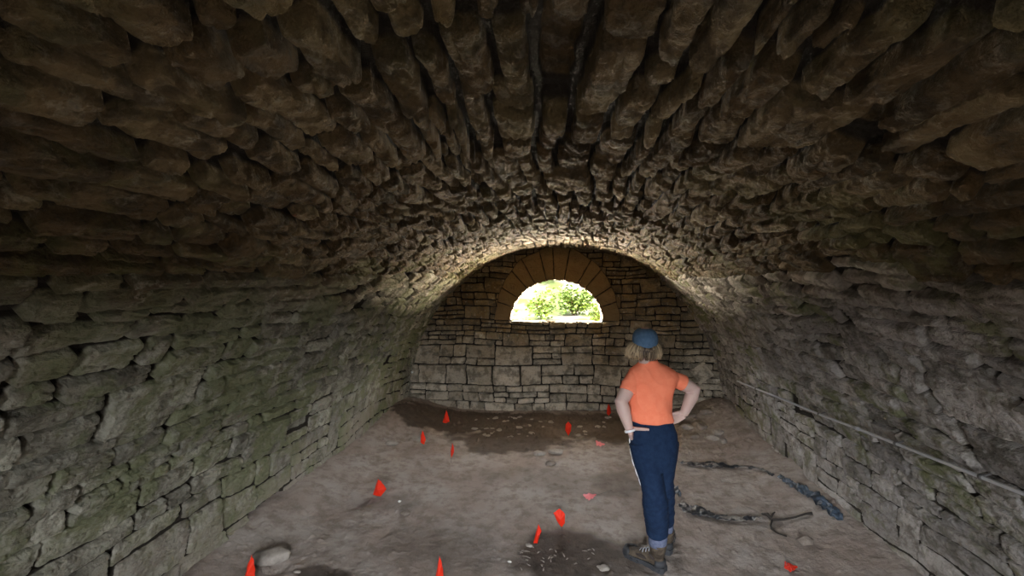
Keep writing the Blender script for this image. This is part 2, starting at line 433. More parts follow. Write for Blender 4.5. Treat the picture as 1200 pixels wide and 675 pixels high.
quads = quads[~inside[quads].all(1)]
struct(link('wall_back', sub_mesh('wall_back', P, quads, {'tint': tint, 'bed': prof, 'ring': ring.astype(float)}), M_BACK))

# window reveal through the thick wall (arched soffit and rough sill)
M_REV = stone_mat('pale_reveal_stone', ((0.42, 0.36, 0.27), (0.48, 0.42, 0.33), (0.38, 0.32, 0.24)), joints=False)
na, nd = 260, 40
A = np.linspace(-0.02, PI + 0.02, na); Dp = np.linspace(0, 0.42, nd)
a_, d_ = np.meshgrid(A, Dp, indexing='ij'); a_ = a_.ravel(); d_ = d_.ravel()
kk = np.floor(a_ / 0.21 + 0.3 * np.sin(a_ * 5)); fr = a_ / 0.21 + 0.3 * np.sin(a_ * 5) - kk
rv = 1.035 + 0.03 * noise3(kk * 3.7, np.floor(d_ / 0.16) * 2.1, 0 * a_, 3) + 0.015 * noise3(a_ * 16, d_ * 16, 0 * a_, 4) + 0.02 * (np.abs(fr - 0.5) > 0.44) - 0.06 * d_
P1 = np.stack([WX + WA * rv * np.cos(a_), YB + 0.012 + d_, WZ + WB * rv * np.sin(a_)], 1)
gi = (np.arange(na - 1)[:, None] * nd + np.arange(nd - 1)[None, :]).ravel()
q1 = np.stack([gi, gi + 1, gi + nd + 1, gi + nd], 1)
X = np.linspace(-WA * 1.1, WA * 1.1, 200); x2, d2 = np.meshgrid(X, Dp, indexing='ij'); x2 = x2.ravel(); d2 = d2.ravel()
P2 = np.stack([WX + x2, YB - 0.01 + d2, WZ - 0.02 + 0.022 * noise3(x2 * 6, d2 * 6, 0 * x2, 5) + 0.008 * noise3(x2 * 25, d2 * 25, 0 * x2, 6)], 1)
gi = (np.arange(199)[:, None] * nd + np.arange(nd - 1)[None, :]).ravel() + len(P1)
q2 = np.stack([gi, gi + nd, gi + nd + 1, gi + 1], 1)
PP = np.concatenate([P1, P2]); tt = np.concatenate([np.random.default_rng(1).uniform(0.2, 0.9, 60)[(kk % 60).astype(int)], 0.7 + 0 * x2])
struct(link('window_1', np_mesh('window_1', PP, np.concatenate([q1, q2]), True, {'tint': tt}), M_REV))
# outer skin of the back wall around the opening, so daylight only comes in through it
mb = MB(); yo = YB + 0.43
ins = [(WX + WA * 1.02 * math.cos(t), WZ + WB * 1.02 * math.sin(t)) for t in np.linspace(-0.02, PI + 0.02, 40)]
for (a, b) in zip(ins, ins[1:]):
    def out(p):
        dx, dz = p[0] - WX, p[1] - WZ + 0.05; l = math.hypot(dx, dz); return (WX + dx / l * 4, WZ + dz / l * 4)
    A2, B2 = out(a), out(b)
    mb.add([(a[0], yo, a[1]), (b[0], yo, b[1]), (B2[0], yo, B2[1]), (A2[0], yo, A2[1])], [(0, 1, 2, 3)])
mb.add([(-4.2, yo, WZ - 0.02), (4.2, yo, WZ - 0.02), (4.2, yo, -0.4), (-4.2, yo, -0.4)], [(0, 1, 2, 3)])
struct(mb.build('trim_1', M_REV, smooth=False))

# wall with the entrance behind the camera
M_FRONT = stone_mat('entrance_stone', GREY_R, joints=False)
mb = MB()
def box(mb, x0, x1, y0, y1, z0, z1):
    v = [(x, y, z) for x in (x0, x1) for y in (y0, y1) for z in (z0, z1)]
    mb.add(v, [(0, 1, 3, 2), (4, 6, 7, 5), (0, 4, 5, 1), (2, 3, 7, 6), (0, 2, 6, 4), (1, 5, 7, 3)])
box(mb, -2.8, -DOOR_W / 2, YF - 0.4, YF, -0.3, 2.9); box(mb, DOOR_W / 2, 2.8, YF - 0.4, YF, -0.3, 2.9); box(mb, -DOOR_W / 2, DOOR_W / 2, YF - 0.4, YF, DOOR_H, 2.9)
struct(mb.build('wall_front', M_FRONT, smooth=False))

# ------------------------------------------------------------------ dirt floor
def floor_z(x, y):
    x = np.asarray(x, float); y = np.asarray(y, float)
    z = 0.12 * sstep(1.80, 2.40, np.abs(x - CX(y))) + 0.05 * noise3(x * 0.7, y * 0.7, 0 * x, 70)
    z = z + 0.21 * np.exp(-(((x - 2.15) / 0.55) ** 2 + ((y - 6.5) / 0.75) ** 2)) + 0.10 * np.exp(-(((x + 2.1) / 0.4) ** 2 + ((y - 6.3) / 0.7) ** 2))
    return z
def floor_detail(x, y):
    d = 0.010 * noise3(x * 3, y * 3, 0 * x, 71) + 0.005 * fbm(x * 9, y * 9, 0 * x, 3, 72)
    pit = 0.010 * sstep(0.25, 0.6, noise3(x * 5.5, y * 5.5, 0 * x, 76))      # trampled hollows
    wet = sstep(4.9, 5.5, y)
    grit = np.maximum(noise3(x * 24, y * 24, 0 * x, 77) - 0.25, 0) * (0.022 + 0.035 * wet) + np.maximum(noise3(x * 55, y * 55, 0 * x, 78) - 0.3, 0) * 0.010
    return d - pit + grit
def fz(x, y): return float(floor_z(x, y) + floor_detail(np.array([float(x)]), np.array([float(y)]))[0])
def F(px, py, it=4):              # the floor point seen at (px,py)
    d = ray(px, py); z = 0.0
    for _ in range(it):
        t = (z - CAM_H) / d.z; p = Vector((0, 0, CAM_H)) + d * t; z = fz(p.x, p.y)
    return Vector((p.x, p.y, z))
xs = np.linspace(-2.75, 2.75, 560); ys = list(np.arange(YF - 0.45, 1.2, 0.06)); v = 1.2
while v < YB + 0.12: ys.append(v); v += 0.004 + 0.0018 * v
ys = np.array(ys); y_, x_ = np.meshgrid(ys, xs, indexing='ij'); y_ = y_.ravel(); x_ = x_.ravel()
P = np.stack([x_, y_, floor_z(x_, y_) + floor_detail(x_, y_)], 1)
nb = len(xs); gi = (np.arange(len(ys) - 1)[:, None] * nb + np.arange(nb - 1)[None, :]).ravel()
quads = np.stack([gi, gi + 1, gi + nb + 1, gi + nb], 1)
# damp and littered patches of darker soil, each with its own outline
def patch(px, py, rx, ry, soft=0.35):
    c = F(px, py); w = 0.5 * noise3(x_ * 2.2, y_ * 2.2, 0 * x_, 84) + 0.28 * noise3(x_ * 7, y_ * 7, 0 * x_, 85)
    r = np.sqrt(((x_ - c.x) / rx) ** 2 + ((y_ - c.y) / ry) ** 2) + w
    return sstep(1 + soft / 2, 1 - soft / 2, r)
damp = np.maximum.reduce([patch(528, 496, 0.75, 0.42, .2), patch(600, 514, 0.75, 0.50, .3), patch(690, 500, 1.0, 0.55, .3) * .9, patch(600, 492, 1.6, 0.30, .4), patch(655, 648, 0.42, 0.30, .5), patch(690, 655, .45, .25, .6) * .8,
                          patch(378, 672, 0.22, 0.10, .3), patch(720, 565, .30, .25, .6) * .5, patch(460, 590, 0.3, 0.15, .8) * .4, patch(530, 640, .5, .3, .9) * .4, patch(640, 560, .6, .25, .9) * .3])
M_FLOOR, nt, b = mat('dry_dirt', rough=0.95, spec=0.12); N = NT(nt); p = N.pos()
n1 = N.noise(p, 1.6, 5); n2 = N.noise(p, 8, 6, .65); n3 = N.noise(p, 60, 5, .7)
c = N.mix(N.ramp(n1, 0.38, 0.62), (0.275, 0.224, 0.192), (0.335, 0.293, 0.262))
c = N.mix(N.ramp(n2, 0.42, 0.66, 0, 0.7), c, (0.165, 0.130, 0.108))
c = N.mix(N.ramp(n3, 0.58, 0.75, 0, 0.4), c, (0.44, 0.40, 0.36))
c = N.mix(N.math('MULTIPLY', N.attr('damp'), 0.85), c, N.mix(N.ramp(n2, .4, .65), (0.042, 0.030, 0.023), (0.080, 0.062, 0.050)))
N.l.new(c, b.inputs['Base Color'])
N.l.new(N.bump(N.math('ADD', n3, N.math('MULTIPLY', n2, 1.5)), 0.012, 0.8), b.inputs['Normal'])
struct(link('floor', np_mesh('floor', P, quads, True, {'damp': damp}), M_FLOOR))

# ------------------------------------------------------------------ sunlit yard beyond the window
M_YARD, nt, b = mat('sunlit_earth', rough=1.0, spec=0.0); N = NT(nt)
N.l.new(N.mix(N.ramp(N.noise(N.pos(), 1.5, 5), .4, .6), (0.095, 0.085, 0.068), (0.050, 0.062, 0.022)), b.inputs['Base Color'])
gx, gy = np.meshgrid(np.linspace(-9, 9, 120), np.linspace(YB + 0.42, YB + 18, 120), indexing='ij'); gx = gx.ravel(); gy = gy.ravel()
gz = WZ - 1.35 + 1.0 * sstep(YB + 1.6, YB + 4, gy) + 3.2 * sstep(YB + 5, YB + 18, gy) + 0.08 * noise3(gx, gy, 0 * gx, 1)
gi = (np.arange(119)[:, None] * 120 + np.arange(119)[None, :]).ravel()
struct(link('ground', np_mesh('ground', np.stack([gx, gy, gz], 1), np.stack([gi, gi + 120, gi + 121, gi + 1], 1)), M_YARD))

def leaf_mat(name, c1, c2):
    m, nt, b = mat(name, rough=0.7, spec=0.2); N = NT(nt)
    N.l.new(N.mix(N.noise(N.obj(), 5, 3), c1, c2), b.inputs['Base Color'])
    return m
M_LEAF = leaf_mat('bright_leaf', (0.045, 0.085, 0.010), (0.12, 0.18, 0.035))
M_LEAF2 = leaf_mat('pale_leaf', (0.10, 0.13, 0.05), (0.20, 0.21, 0.12))
M_STEM, _, _ = mat('bark', (0.09, 0.06, 0.04), 0.9)
def shrub(loc, rx, rz, n, leafsize, mleaf, label, seed):
    R_ = random.Random(seed); t = empty('shrub', loc, label, 'shrub', 'shrubs beyond the window')
    mb = MB(); st = MB(); tips = []
    for i in range(14):
        a = R_.uniform(0, 2 * PI); e = R_.uniform(0.1, 1) * rx; tip = Vector((math.cos(a) * e, math.sin(a) * e * 0.8, rz * R_.uniform(0.5, 1.0)))
        st.tube([(0, 0, -0.05), tip * 0.45 + Vector((0, 0, 0.12)), tip], [0.014, 0.009, 0.003], 6); tips.append(tip)
    for i in range(n):
        tp = R_.choice(tips); p = tp * R_.uniform(0.35, 1.05) + Vector((R_.gauss(0, .12), R_.gauss(0, .12), R_.gauss(0, .10)))
        if p.z < 0.02: p.z = R_.uniform(0.02, 0.25)
        q = Euler((R_.uniform(-1, 1), R_.uniform(-1, 1), R_.uniform(0, 6.3))).to_matrix(); l = leafsize * R_.uniform(0.6, 1.3); w = l * 0.34
        mb.add([p + q @ Vector(c) for c in ((0, 0, 0), (w, l * .45, l * .06), (0, l * .45, -l * .03), (-w, l * .45, l * .06), (0, l, -l * .12))], [(0, 1, 2), (0, 2, 3), (1, 4, 2), (2, 4, 3)])
    mb.build('foliage', mleaf, t); st.build('stem', M_STEM, t)
def gzat(x, y): return float(WZ - 1.35 + 1.0 * sstep(YB + 1.6, YB + 4, np.array(y)) + 3.2 * sstep(YB + 5, YB + 18, np.array(y)))
for (px, yy, rx, rz, n, ls, mm, lb, sd) in (
    (636, YB + 4.0, 0.34, 0.72, 500, .10, M_LEAF, 'bright green shrub standing left of the middle beyond the window', 1),
    (672, YB + 5.6, 0.62, 0.80, 900, .12, M_LEAF, 'widest bright green shrub right of the middle beyond the window', 2),
    (609, YB + 2.9, 0.22, 0.62, 200, .09, M_LEAF, 'small green shrub in the left corner of the window view', 3),
    (699, YB + 3.4, 0.24, 0.66, 260, .10, M_LEAF, 'small green shrub in the right corner of the window view', 4),
    (655, YB + 10, 1.9, 1.7, 1100, .16, M_LEAF2, 'pale airy shrub farthest behind the green ones beyond the window', 5)):
    w_ = W(px, 340, yy); shrub((w_.x, yy, gzat(w_.x, yy)), rx, rz, n, ls, mm, lb, sd)

# ------------------------------------------------------------------ person
PD = 3.10
PO = F(768, 662)
person = empty('person', (PO.x, PO.y, PO.z), 'person seen from behind in orange t-shirt, blue cap and navy trousers, hands on hips', 'person')
def q3(px, py, dy=0.0): return W(px, py, PD + dy)           # a point of the figure
def fabric(name, c1, c2, scale, bump, rough=0.9):
    m, nt, b = mat(name, rough=rough, spec=0.2); N = NT(nt); o = N.obj()
    n = N.noise(o, scale, 5, .6); N.l.new(N.mix(N.ramp(n, .35, .65), c1, c2), b.inputs['Base Color'])
    N.l.new(N.bump(N.math('ADD', n, N.math('MULTIPLY', N.noise(o, 420, 2), .25)), bump, .6), b.inputs['Normal'])
    return m
M_SKIN, nt, b = mat('skin', (0.50, 0.33, 0.27), 0.55, 0.35); N = NT(nt); b.inputs['Subsurface Weight'].default_value = 0.08
N.l.new(N.mix(N.noise(N.obj(), 14, 4), (0.50, 0.33, 0.285), (0.59, 0.43, 0.385)), b.inputs['Base Color'])
M_SHIRT = fabric('orange_knit', (0.92, 0.235, 0.125), (0.95, 0.265, 0.145), 22, 0.003)
M_TROUS = fabric('navy_cloth', (0.0055, 0.0150, 0.041), (0.0092, 0.023, 0.057), 30, 0.003)
M_CUFF = fabric('grey_blue_cuff', (0.085, 0.10, 0.16), (0.125, 0.14, 0.21), 60, 0.004)
M_CAP = fabric('blue_twill', (0.075, 0.135, 0.225), (0.10, 0.175, 0.28), 40, 0.002)
M_HAIR, nt, b = mat('blond_hair', rough=0.5, spec=0.4); N = NT(nt)
N.l.new(N.mix(N.attr('tint'), (0.045, 0.028, 0.018), (0.58, 0.44, 0.27)), b.inputs['Base Color'])
M_BLACK, _, _ = mat('black_band', (0.02, 0.022, 0.025), 0.6)
M_WHITE, _, _ = mat('white_band', (0.75, 0.75, 0.78), 0.5)
M_BOOT = fabric('brown_suede', (0.052, 0.038, 0.027), (0.10, 0.077, 0.056), 30, 0.004)
M_BOOTD, _, _ = mat('dark_mesh', (0.035, 0.026, 0.022), 0.8)
M_SOLE, _, _ = mat('black_rubber', (0.035, 0.036, 0.040), 0.7)
M_LACE, _, _ = mat('lace', (0.35, 0.36, 0.40), 0.8)

def hring(c, rx, ry, n=28, p=2.2, yaw=0.0):
    out = []
    for k in range(n):
        a = 2 * PI * k / n; x = math.copysign(abs(math.cos(a)) ** (2 / p), math.cos(a)) * rx; y = math.copysign(abs(math.sin(a)) ** (2 / p), math.sin(a)) * ry
        out.append(Vector((c[0] + x * math.cos(yaw) - y * math.sin(yaw), c[1] + x * math.sin(yaw) + y * math.cos(yaw), c[2])))
    return out
def rows(spec, grow=0.0):          # spec rows: left px, right px, py, depth offset, half depth
    out = []
    for (a, b_, py, dy, ry) in spec:
        A_, B_ = q3(a, py, dy), q3(b_, py, dy); c = (A_ + B_) / 2
        out.append(hring(c, (B_ - A_).length / 2 + grow, ry + grow))
    return out
sh_L, sh_R = q3(739, 440, 0.0), q3(791, 438, 0.04)
el_L, el_R = q3(728, 471, -0.06), q3(814, 456, 0.08)
wr_L, wr_R = q3(737.8, 504, -0.10), q3(801, 486, 0.05)
knL, knR = q3(765, 566, -0.03), q3(777.5, 563, 0.06)
anL, anR = q3(771, 628, 0.04), q3(779.5, 614, 0.20)
hpL, hpR = q3(752, 520, 0.0), q3(780, 520, 0.05)

# body: one continuous surface with head, neck, arms, hands and legs
mb = MB()
TORSO = [(741, 790, 512, 0.02, .10), (739, 787, 490, .02, .095), (739, 786, 470, .03, .095), (740, 790, 452, .04, .10), (741, 789, 440, .04, .085), (748, 776, 430, .03, .055)]
mb.rings(rows(TORSO, -0.012))
HC = q3(756, 402, 0.03)
mb.tube([q3(760, 436, .03), q3(758, 424, .02), HC + Vector((0, 0.01, -0.03))], [0.058, 0.054, 0.056], 16)
# head (face towards the far wall): skull, jaw, nose, brow, lips, ears
mb.ell(HC + Vector((0, 0.005, 0.012)), (0.073, 0.092, 0.095), 24, 14)
mb.ell(HC + Vector((-0.004, 0.050, -0.055)), (0.052, 0.050, 0.055), 20, 12)
fx = Vector((-0.008, 0.0, 0))
mb.tube([HC + fx + Vector((0, .092, 0.005)), HC + fx + Vector((0, .108, -.025)), HC + fx + Vector((0, .094, -.036))], [.009, .013, .008], 8)
mb.tube([HC + fx + Vector((-.045, .078, .018)), HC + fx + Vector((0, .094, .022)), HC + fx + Vector((.045, .078, .018))], [.008, .009, .008], 8)
mb.tube([HC + fx + Vector((-.024, .090, -.062)), HC + fx + Vector((0, .099, -.060)), HC + fx + Vector((.024, .090, -.062))], [.006, .008, .006], 8)
for sx in (-1, 1):
    mb.ell(HC + Vector((sx * .074, .008, -.012)), (.010, .018, .030), 12, 8)
    mb.ell(HC + fx + Vector((sx * .030, .080, .000)), (.013, .010, .008), 10, 6)
# arms
def limb(a, e, w, r):
    a, e, w = Vector(a), Vector(e), Vector(w)
    pts = [a, a.lerp(e, .35), a.lerp(e, .7), e, e.lerp(w, .25), e.lerp(w, .6), w]
    mb.tube(pts, r, 16)
limb(q3(743, 443, .02), el_L, wr_L, [.050, .048, .045, .044, .045, .037, .026])
limb(q3(787, 444, .05), el_R, wr_R, [.048, .046, .045, .043, .045, .037, .026])
# hands on the hips: the left one lies on the back of the hip with fingers towards the spine, the right one closes round the front
def hand(w, palm_dir, finger_dir, across, nrm, thumb_dir, curl, sc=1.0, tl=1.0):
    palm_dir, finger_dir, across, nrm, thumb_dir = [Vector(v_).normalized() for v_ in (palm_dir, finger_dir, across, nrm, thumb_dir)]
    pc = w + palm_dir * .045 * sc
    mb.tube([w - palm_dir * .012, w + palm_dir * .02, pc, w + palm_dir * .080 * sc], [(.016, .025), (.0165, .033), (.016, .040), (.012, .038)], 14, up=nrm)
    for i, (o, l, r) in enumerate(((-.029, .066, .0085), (-.010, .076, .009), (.010, .071, .0088), (.028, .055, .008))):
        b0 = w + palm_dir * .074 * sc + across * o
        b1 = b0 + finger_dir * l * .42 * sc; b2 = b1 + (finger_dir + nrm * curl).normalized() * l * .33 * sc; b3 = b2 + (finger_dir + nrm * curl * 1.8).normalized() * l * .25 * sc
        mb.tube([b0 - palm_dir * .015, b0, b1, b2, b3], [r, r, r * .98, r * .9, r * .7], 10)
    t0 = w + palm_dir * .018 - across * .026
    bl = 1.0 if tl == 1.0 else .15; t1 = t0 + thumb_dir * .030 * sc * tl; t2 = t1 + (thumb_dir + palm_dir * .4 * bl).normalized() * .030 * sc * tl; t3 = t2 + (thumb_dir + palm_dir * .7 * bl).normalized() * .022 * sc * tl
    mb.tube([t0 - thumb_dir * .012, t0, t1, t2, t3], [.0145, .0145, .0125, .011, .0085], 10)
hipL_in = Vector((0.35, 1, 0))     # from the viewer's side into the hip
hand(wr_L + Vector((0.004, -.005, -.010)), (.22, .80, -.50), (.50, .90, -.15), (-.05, -.35, -.95), (1, -.15, 0), (.92, -.36, .10), 0.30, 1.0, 1.45)
hand(wr_R + Vector((-.004, 0, -.004)), (-.70, 0.35, -.42), (-.35, 1.0, -.15), (-.2, 0, -1), (-1, -.25, 0.1), (-.9, -.30, -.05), 0.30)
# legs down to the ankles
mb.rings(rows([(743, 770, 512, 0, .08), (744, 768, 540, -.01, .08)], -.012)); mb.tube([hpL, hpL.lerp(knL, .5), knL, knL.lerp(anL, .4), anL, anL + Vector((-.005, 0, -.09))], [.078, .066, .052, .050, .036, .034], 16)
mb.tube([hpR, hpR.lerp(knR, .5), knR, knR.lerp(anR, .4), anR, anR + Vector((0, 0, -.09))], [.078, .066, .052, .050, .036, .034], 16)
def to_local(o):                   # keep world placement while parenting to the figure's base
    o.parent = person; o.matrix_parent_inverse = Matrix.Translation(-person.location)
    return o
bpy.context.view_layer.update()
to_local(mb.fuse('body', M_SKIN, None, 0.0042, 3))

# t-shirt
mb = MB()
SH = [(738.5, 787.5, 491, .02, .112), (737.5, 786.5, 487, .02, .113), (737, 786, 478, .02, .112), (736.5, 786.5, 466, .03, .112), (736, 790, 456, .04, .116), (735, 794, 448, .04, .112), (734.5, 796, 441, .04, .100), (737.5, 791, 435, .04, .086), (742.5, 783, 430.5, .04, .074), (747, 776, 427.5, .035, .066), (750, 771, 424.0, .03, .062), (750.5, 770, 421.5, .03, .059)]
mb.rings(rows(SH))
def sleeve(a, e, frac, r0, r1):
    a, e = Vector(a), Vector(e); d = (e - a).normalized()
    mb.tube([a - d * .03, a, a.lerp(e, frac * .5), a.lerp(e, frac)], [r0 * .85, r0, (r0 + r1) / 2, r1], 20)
sleeve(q3(742, 443, 0.02), el_L + Vector((.015, 0, 0)), 0.56, .052, .056)
sleeve(q3(788, 444, .05), el_R + Vector((0, 0, 0)), 0.50, .050, .052)
def wr_shirt(co):
    a = 0.006 * fbm(co[:, 0] * 7 + co[:, 2] * 3, co[:, 1] * 7, co[:, 2] * 5, 2, 200)
    b_ = 0.004 * (1 - np.abs(noise3(co[:, 0] * 9 - co[:, 2] * 6, co[:, 1] * 5, co[:, 2] * 12, 210))) * sstep(1.18, 1.0, co[:, 2])
    c_ = 0.007 * np.maximum(1 - np.abs(noise3(co[:, 0] * 8 + co[:, 2] * 5, co[:, 1] * 6, co[:, 2] * 4 - co[:, 0] * 5, 214)) * 2.2, 0) ** 2
    return a + b_ + c_
to_local(mb.fuse('t_shirt', M_SHIRT, None, 0.0048, 3, wr_shirt))
# trousers
mb = MB()
mb.rings(rows([(738, 786, 487, .02, .104), (737, 789, 495, .02, .110), (736.5, 793, 506, .02, .120), (737, 795, 522, .02, .125), (739, 794, 536, .02, .115), (742.5, 791.5, 548, .02, .10)]))
def leg(h_, k_, a_, r):
    mb.tube([h_ + Vector((0, 0, .02)), h_.lerp(k_, .33), h_.lerp(k_, .68), k_, k_.lerp(a_, .35), k_.lerp(a_, .7), a_], r, 22)
leg(hpL, knL, anL + Vector((0, 0, .012)), [.095, .094, .086, .078, .074, .071, .068])
leg(hpR, knR, anR + Vector((0, 0, .012)), [.090, .088, .076, .066, .062, .060, .058])
def wr_tr(co):
    kz = (1 - np.abs(noise3(co[:, 0] * 5, co[:, 1] * 5, co[:, 2] * 13 + co[:, 0] * 8, 220))) * 0.010 * sstep(0.75, 0.5, co[:, 2])
    kz = kz + 0.006 * (1 - np.abs(noise3(co[:, 0] * 7, co[:, 1] * 7, co[:, 2] * 26 - co[:, 0] * 14, 224))) ** 3 * sstep(0.28, 0.40, co[:, 2]) * sstep(0.62, 0.50, co[:, 2])
    return 0.007 * fbm(co[:, 0] * 6, co[:, 1] * 6, co[:, 2] * 4, 2, 222) + kz - 0.004
to_local(mb.fuse('trousers', M_TROUS, None, 0.0055, 3, wr_tr))
# white stitched piping down the outer left seam
mb = MB()
seam = [(737.0, 505), (736.6, 515), (737.5, 527), (740, 540), (744, 552), (748, 563), (752, 575), (755, 587), (757, 598)]
sp = []
for (a_, b_) in zip(seam, seam[1:]):
    for t_ in (0, .2, .4, .6, .8): sp.append(q3(a_[0] + (b_[0] - a_[0]) * t_ + 1.2, a_[1] + (b_[1] - a_[1]) * t_, .01))
mb.tube(sp, [.0045 if (i % 5) < 3 else .0015 for i in range(len(sp))], 8)
to_local(mb.build('side_piping', M_WHITE))
# turned-up cuffs (grey blue)
for nm, a_, r in (('trouser_cuff', anL, .062), ('trouser_cuff', anR, .056)):
    mb = MB(); z0 = a_ + Vector((-.003, 0, -.062)); pts = [z0, z0 + Vector((0, 0, .02)), a_ + Vector((0, 0, -.01)), a_ + Vector((0, 0, .02))]
    mb.tube(pts, [r * .90, r * .96, r, r * .96], 24, power=2.2); to_local(mb.build(nm, M_CUFF))
# bracelet on the left wrist
mb = MB(); dW = (wr_L - el_L).normalized(); tor = []
for k in range(28):
    a = 2 * PI * k / 28; u_ = dW.orthogonal().normalized(); w_ = dW.cross(u_)
    cc = wr_L + dW * .004; c_ = cc + (u_ * math.cos(a) + w_ * math.sin(a)) * .031
    rd = (c_ - cc).normalized(); tor.append([c_ + rd * .003 * math.cos(t) * 1.4 + dW * .008 * math.sin(t) for t in np.linspace(0, 2 * PI, 9)[:-1]])
tor.append(tor[0]); mb.rings(tor, False); to_local(mb.build('bracelet', M_WHITE))

# hair: a chin-length bob under the cap, shell plus locks
mb = MB(); RH = random.Random(4); HT = []
for i in range(300):
    a = RH.uniform(-PI * 1.12, PI * 0.12)          # round the back and both sides
    ca, sa = math.cos(a), math.sin(a); side_ = abs(ca)
    top_ = HC + Vector((ca * .072, sa * .088 + .005, -.012 + .02 * side_))
    fl_ = (.006 + .034 * side_ ** 2 * (1.35 if ca < 0 else .85)) * RH.uniform(.3, 1.1); ln = (.080 + .018 * side_) * RH.uniform(.6, 1.1)
    mid = top_ + Vector((ca * (.014 + fl_ * .35), sa * .016, -ln * .45))
    end = top_ + Vector((ca * fl_, sa * (.010 + fl_ * .35), -ln * .85))
    end2 = top_ + Vector((ca * (fl_ * 1.15 - .012) + RH.gauss(0, .008), sa * fl_ * .3 + RH.gauss(0, .006), -ln - RH.uniform(0, .016)))
    mb.tube([top_, mid, end, end2], [.006, .0075, .0055, .0012], 6); HT += [min(max(.10 + .75 * side_ ** 2 * (1 if ca < 0 else .75) + RH.gauss(0, .16), 0), 1)] * (len(mb.v) - len(HT))
shell = []
for t_, rx_, ry_ in ((.020, .074, .092), (-.01, .077, .095), (-.045, .080, .094), (-.075, .074, .084)):
    shell.append([HC + Vector((math.cos(a) * rx_, math.sin(a) * ry_ + .004, t_)) for a in np.linspace(-PI * 1.1, PI * .1, 30)])
b0 = len(mb.v)
for r_ in shell: mb.v += [tuple(p_) for p_ in r_]
for i in range(3):
    for k_ in range(29): mb.f.append((b0 + i * 30 + k_, b0 + i * 30 + k_ + 1, b0 + (i + 1) * 30 + k_ + 1, b0 + (i + 1) * 30 + k_))
HT += [.12] * (len(mb.v) - len(HT)); ho = to_local(mb.build('hair', M_HAIR))
ta = ho.data.attributes.new('tint', 'FLOAT', 'POINT'); ta.data.foreach_set('value', np.array(HT, np.float32))

# cap: six-panel crown, brim, button, adjuster strap
cap = MB(); cz = HC + Vector((0, .004, .030)); rg = []
for i in range(15):
    t_ = i / 14; tt_ = max(t_ - .32, 0) / .68 * PI / 2 * .985; lowr = min(t_ / .32, 1)
    zc = -.070 + .062 * lowr + .078 * math.sin(tt_) ** .95; rr_ = math.cos(tt_) ** .62
    ring_ = []
    for k_ in range(48):
        a = 2 * PI * k_ / 48; seam_ = 1 - .014 * (abs(math.cos(a * 3)) > .985)
        back = .5 - .5 * math.sin(a)                     # the rim dips over the nape, rises over the brow
        zz_ = zc + (1 - lowr) * .050 * (1 - back)
        ring_.append(cz + Vector((.084 * rr_ * seam_ * math.cos(a) * (.965 + .035 * lowr), .104 * rr_ * seam_ * math.sin(a) * (.95 + .05 * lowr), zz_)))
    rg.append(ring_)
cap.rings(rg, True)
capo = to_local(cap.build('cap', M_CAP))
def sub(o, parent):                # a sub-part, world placement kept
    bpy.context.view_layer.update(); o.parent = parent; o.matrix_parent_inverse = parent.matrix_world.inverted(); return o
mb = MB(); mb.ell(cz + Vector((0, 0, .071)), (.008, .008, .005), 12, 6); sub(mb.build('button', M_CAP), capo)
mb = MB(); br = []
for t_ in np.linspace(0, 1, 7):
    br.append([cz + Vector((math.cos(a) * .080, .088 * math.sin(a) + .075 * t_ * math.sin(a) ** 0.7 + .004, -.004 - .018 * t_ - .016 * abs(math.cos(a)) * t_)) for a in np.linspace(.25, PI - .25, 20)])
for off in (0, -.004):
    b0 = len(mb.v)
    for r_ in br: mb.v += [(p_.x, p_.y, p_.z + off) for p_ in r_]
    for i in range(6):
        for k_ in range(19): mb.f.append((b0 + i * 20 + k_, b0 + i * 20 + k_ + 1, b0 + (i + 1) * 20 + k_ + 1, b0 + (i + 1) * 20 + k_))
sub(mb.build('brim', M_CAP), capo)
mb = MB(); st = []
for a in np.linspace(-PI / 2 - .55, -PI / 2 + .55, 14):
    c_ = cz + Vector((.083 * math.cos(a), .101 * math.sin(a), -.062)); o_ = Vector((math.cos(a), math.sin(a), 0)) * .002
    st.append([c_ + o_ + Vector((0, 0, .008)), c_ - o_ + Vector((0, 0, .008)), c_ - o_ + Vector((0, 0, -.008)), c_ + o_ + Vector((0, 0, -.008))])
mb.rings(st, True); sub(mb.build('strap', M_BLACK), capo)

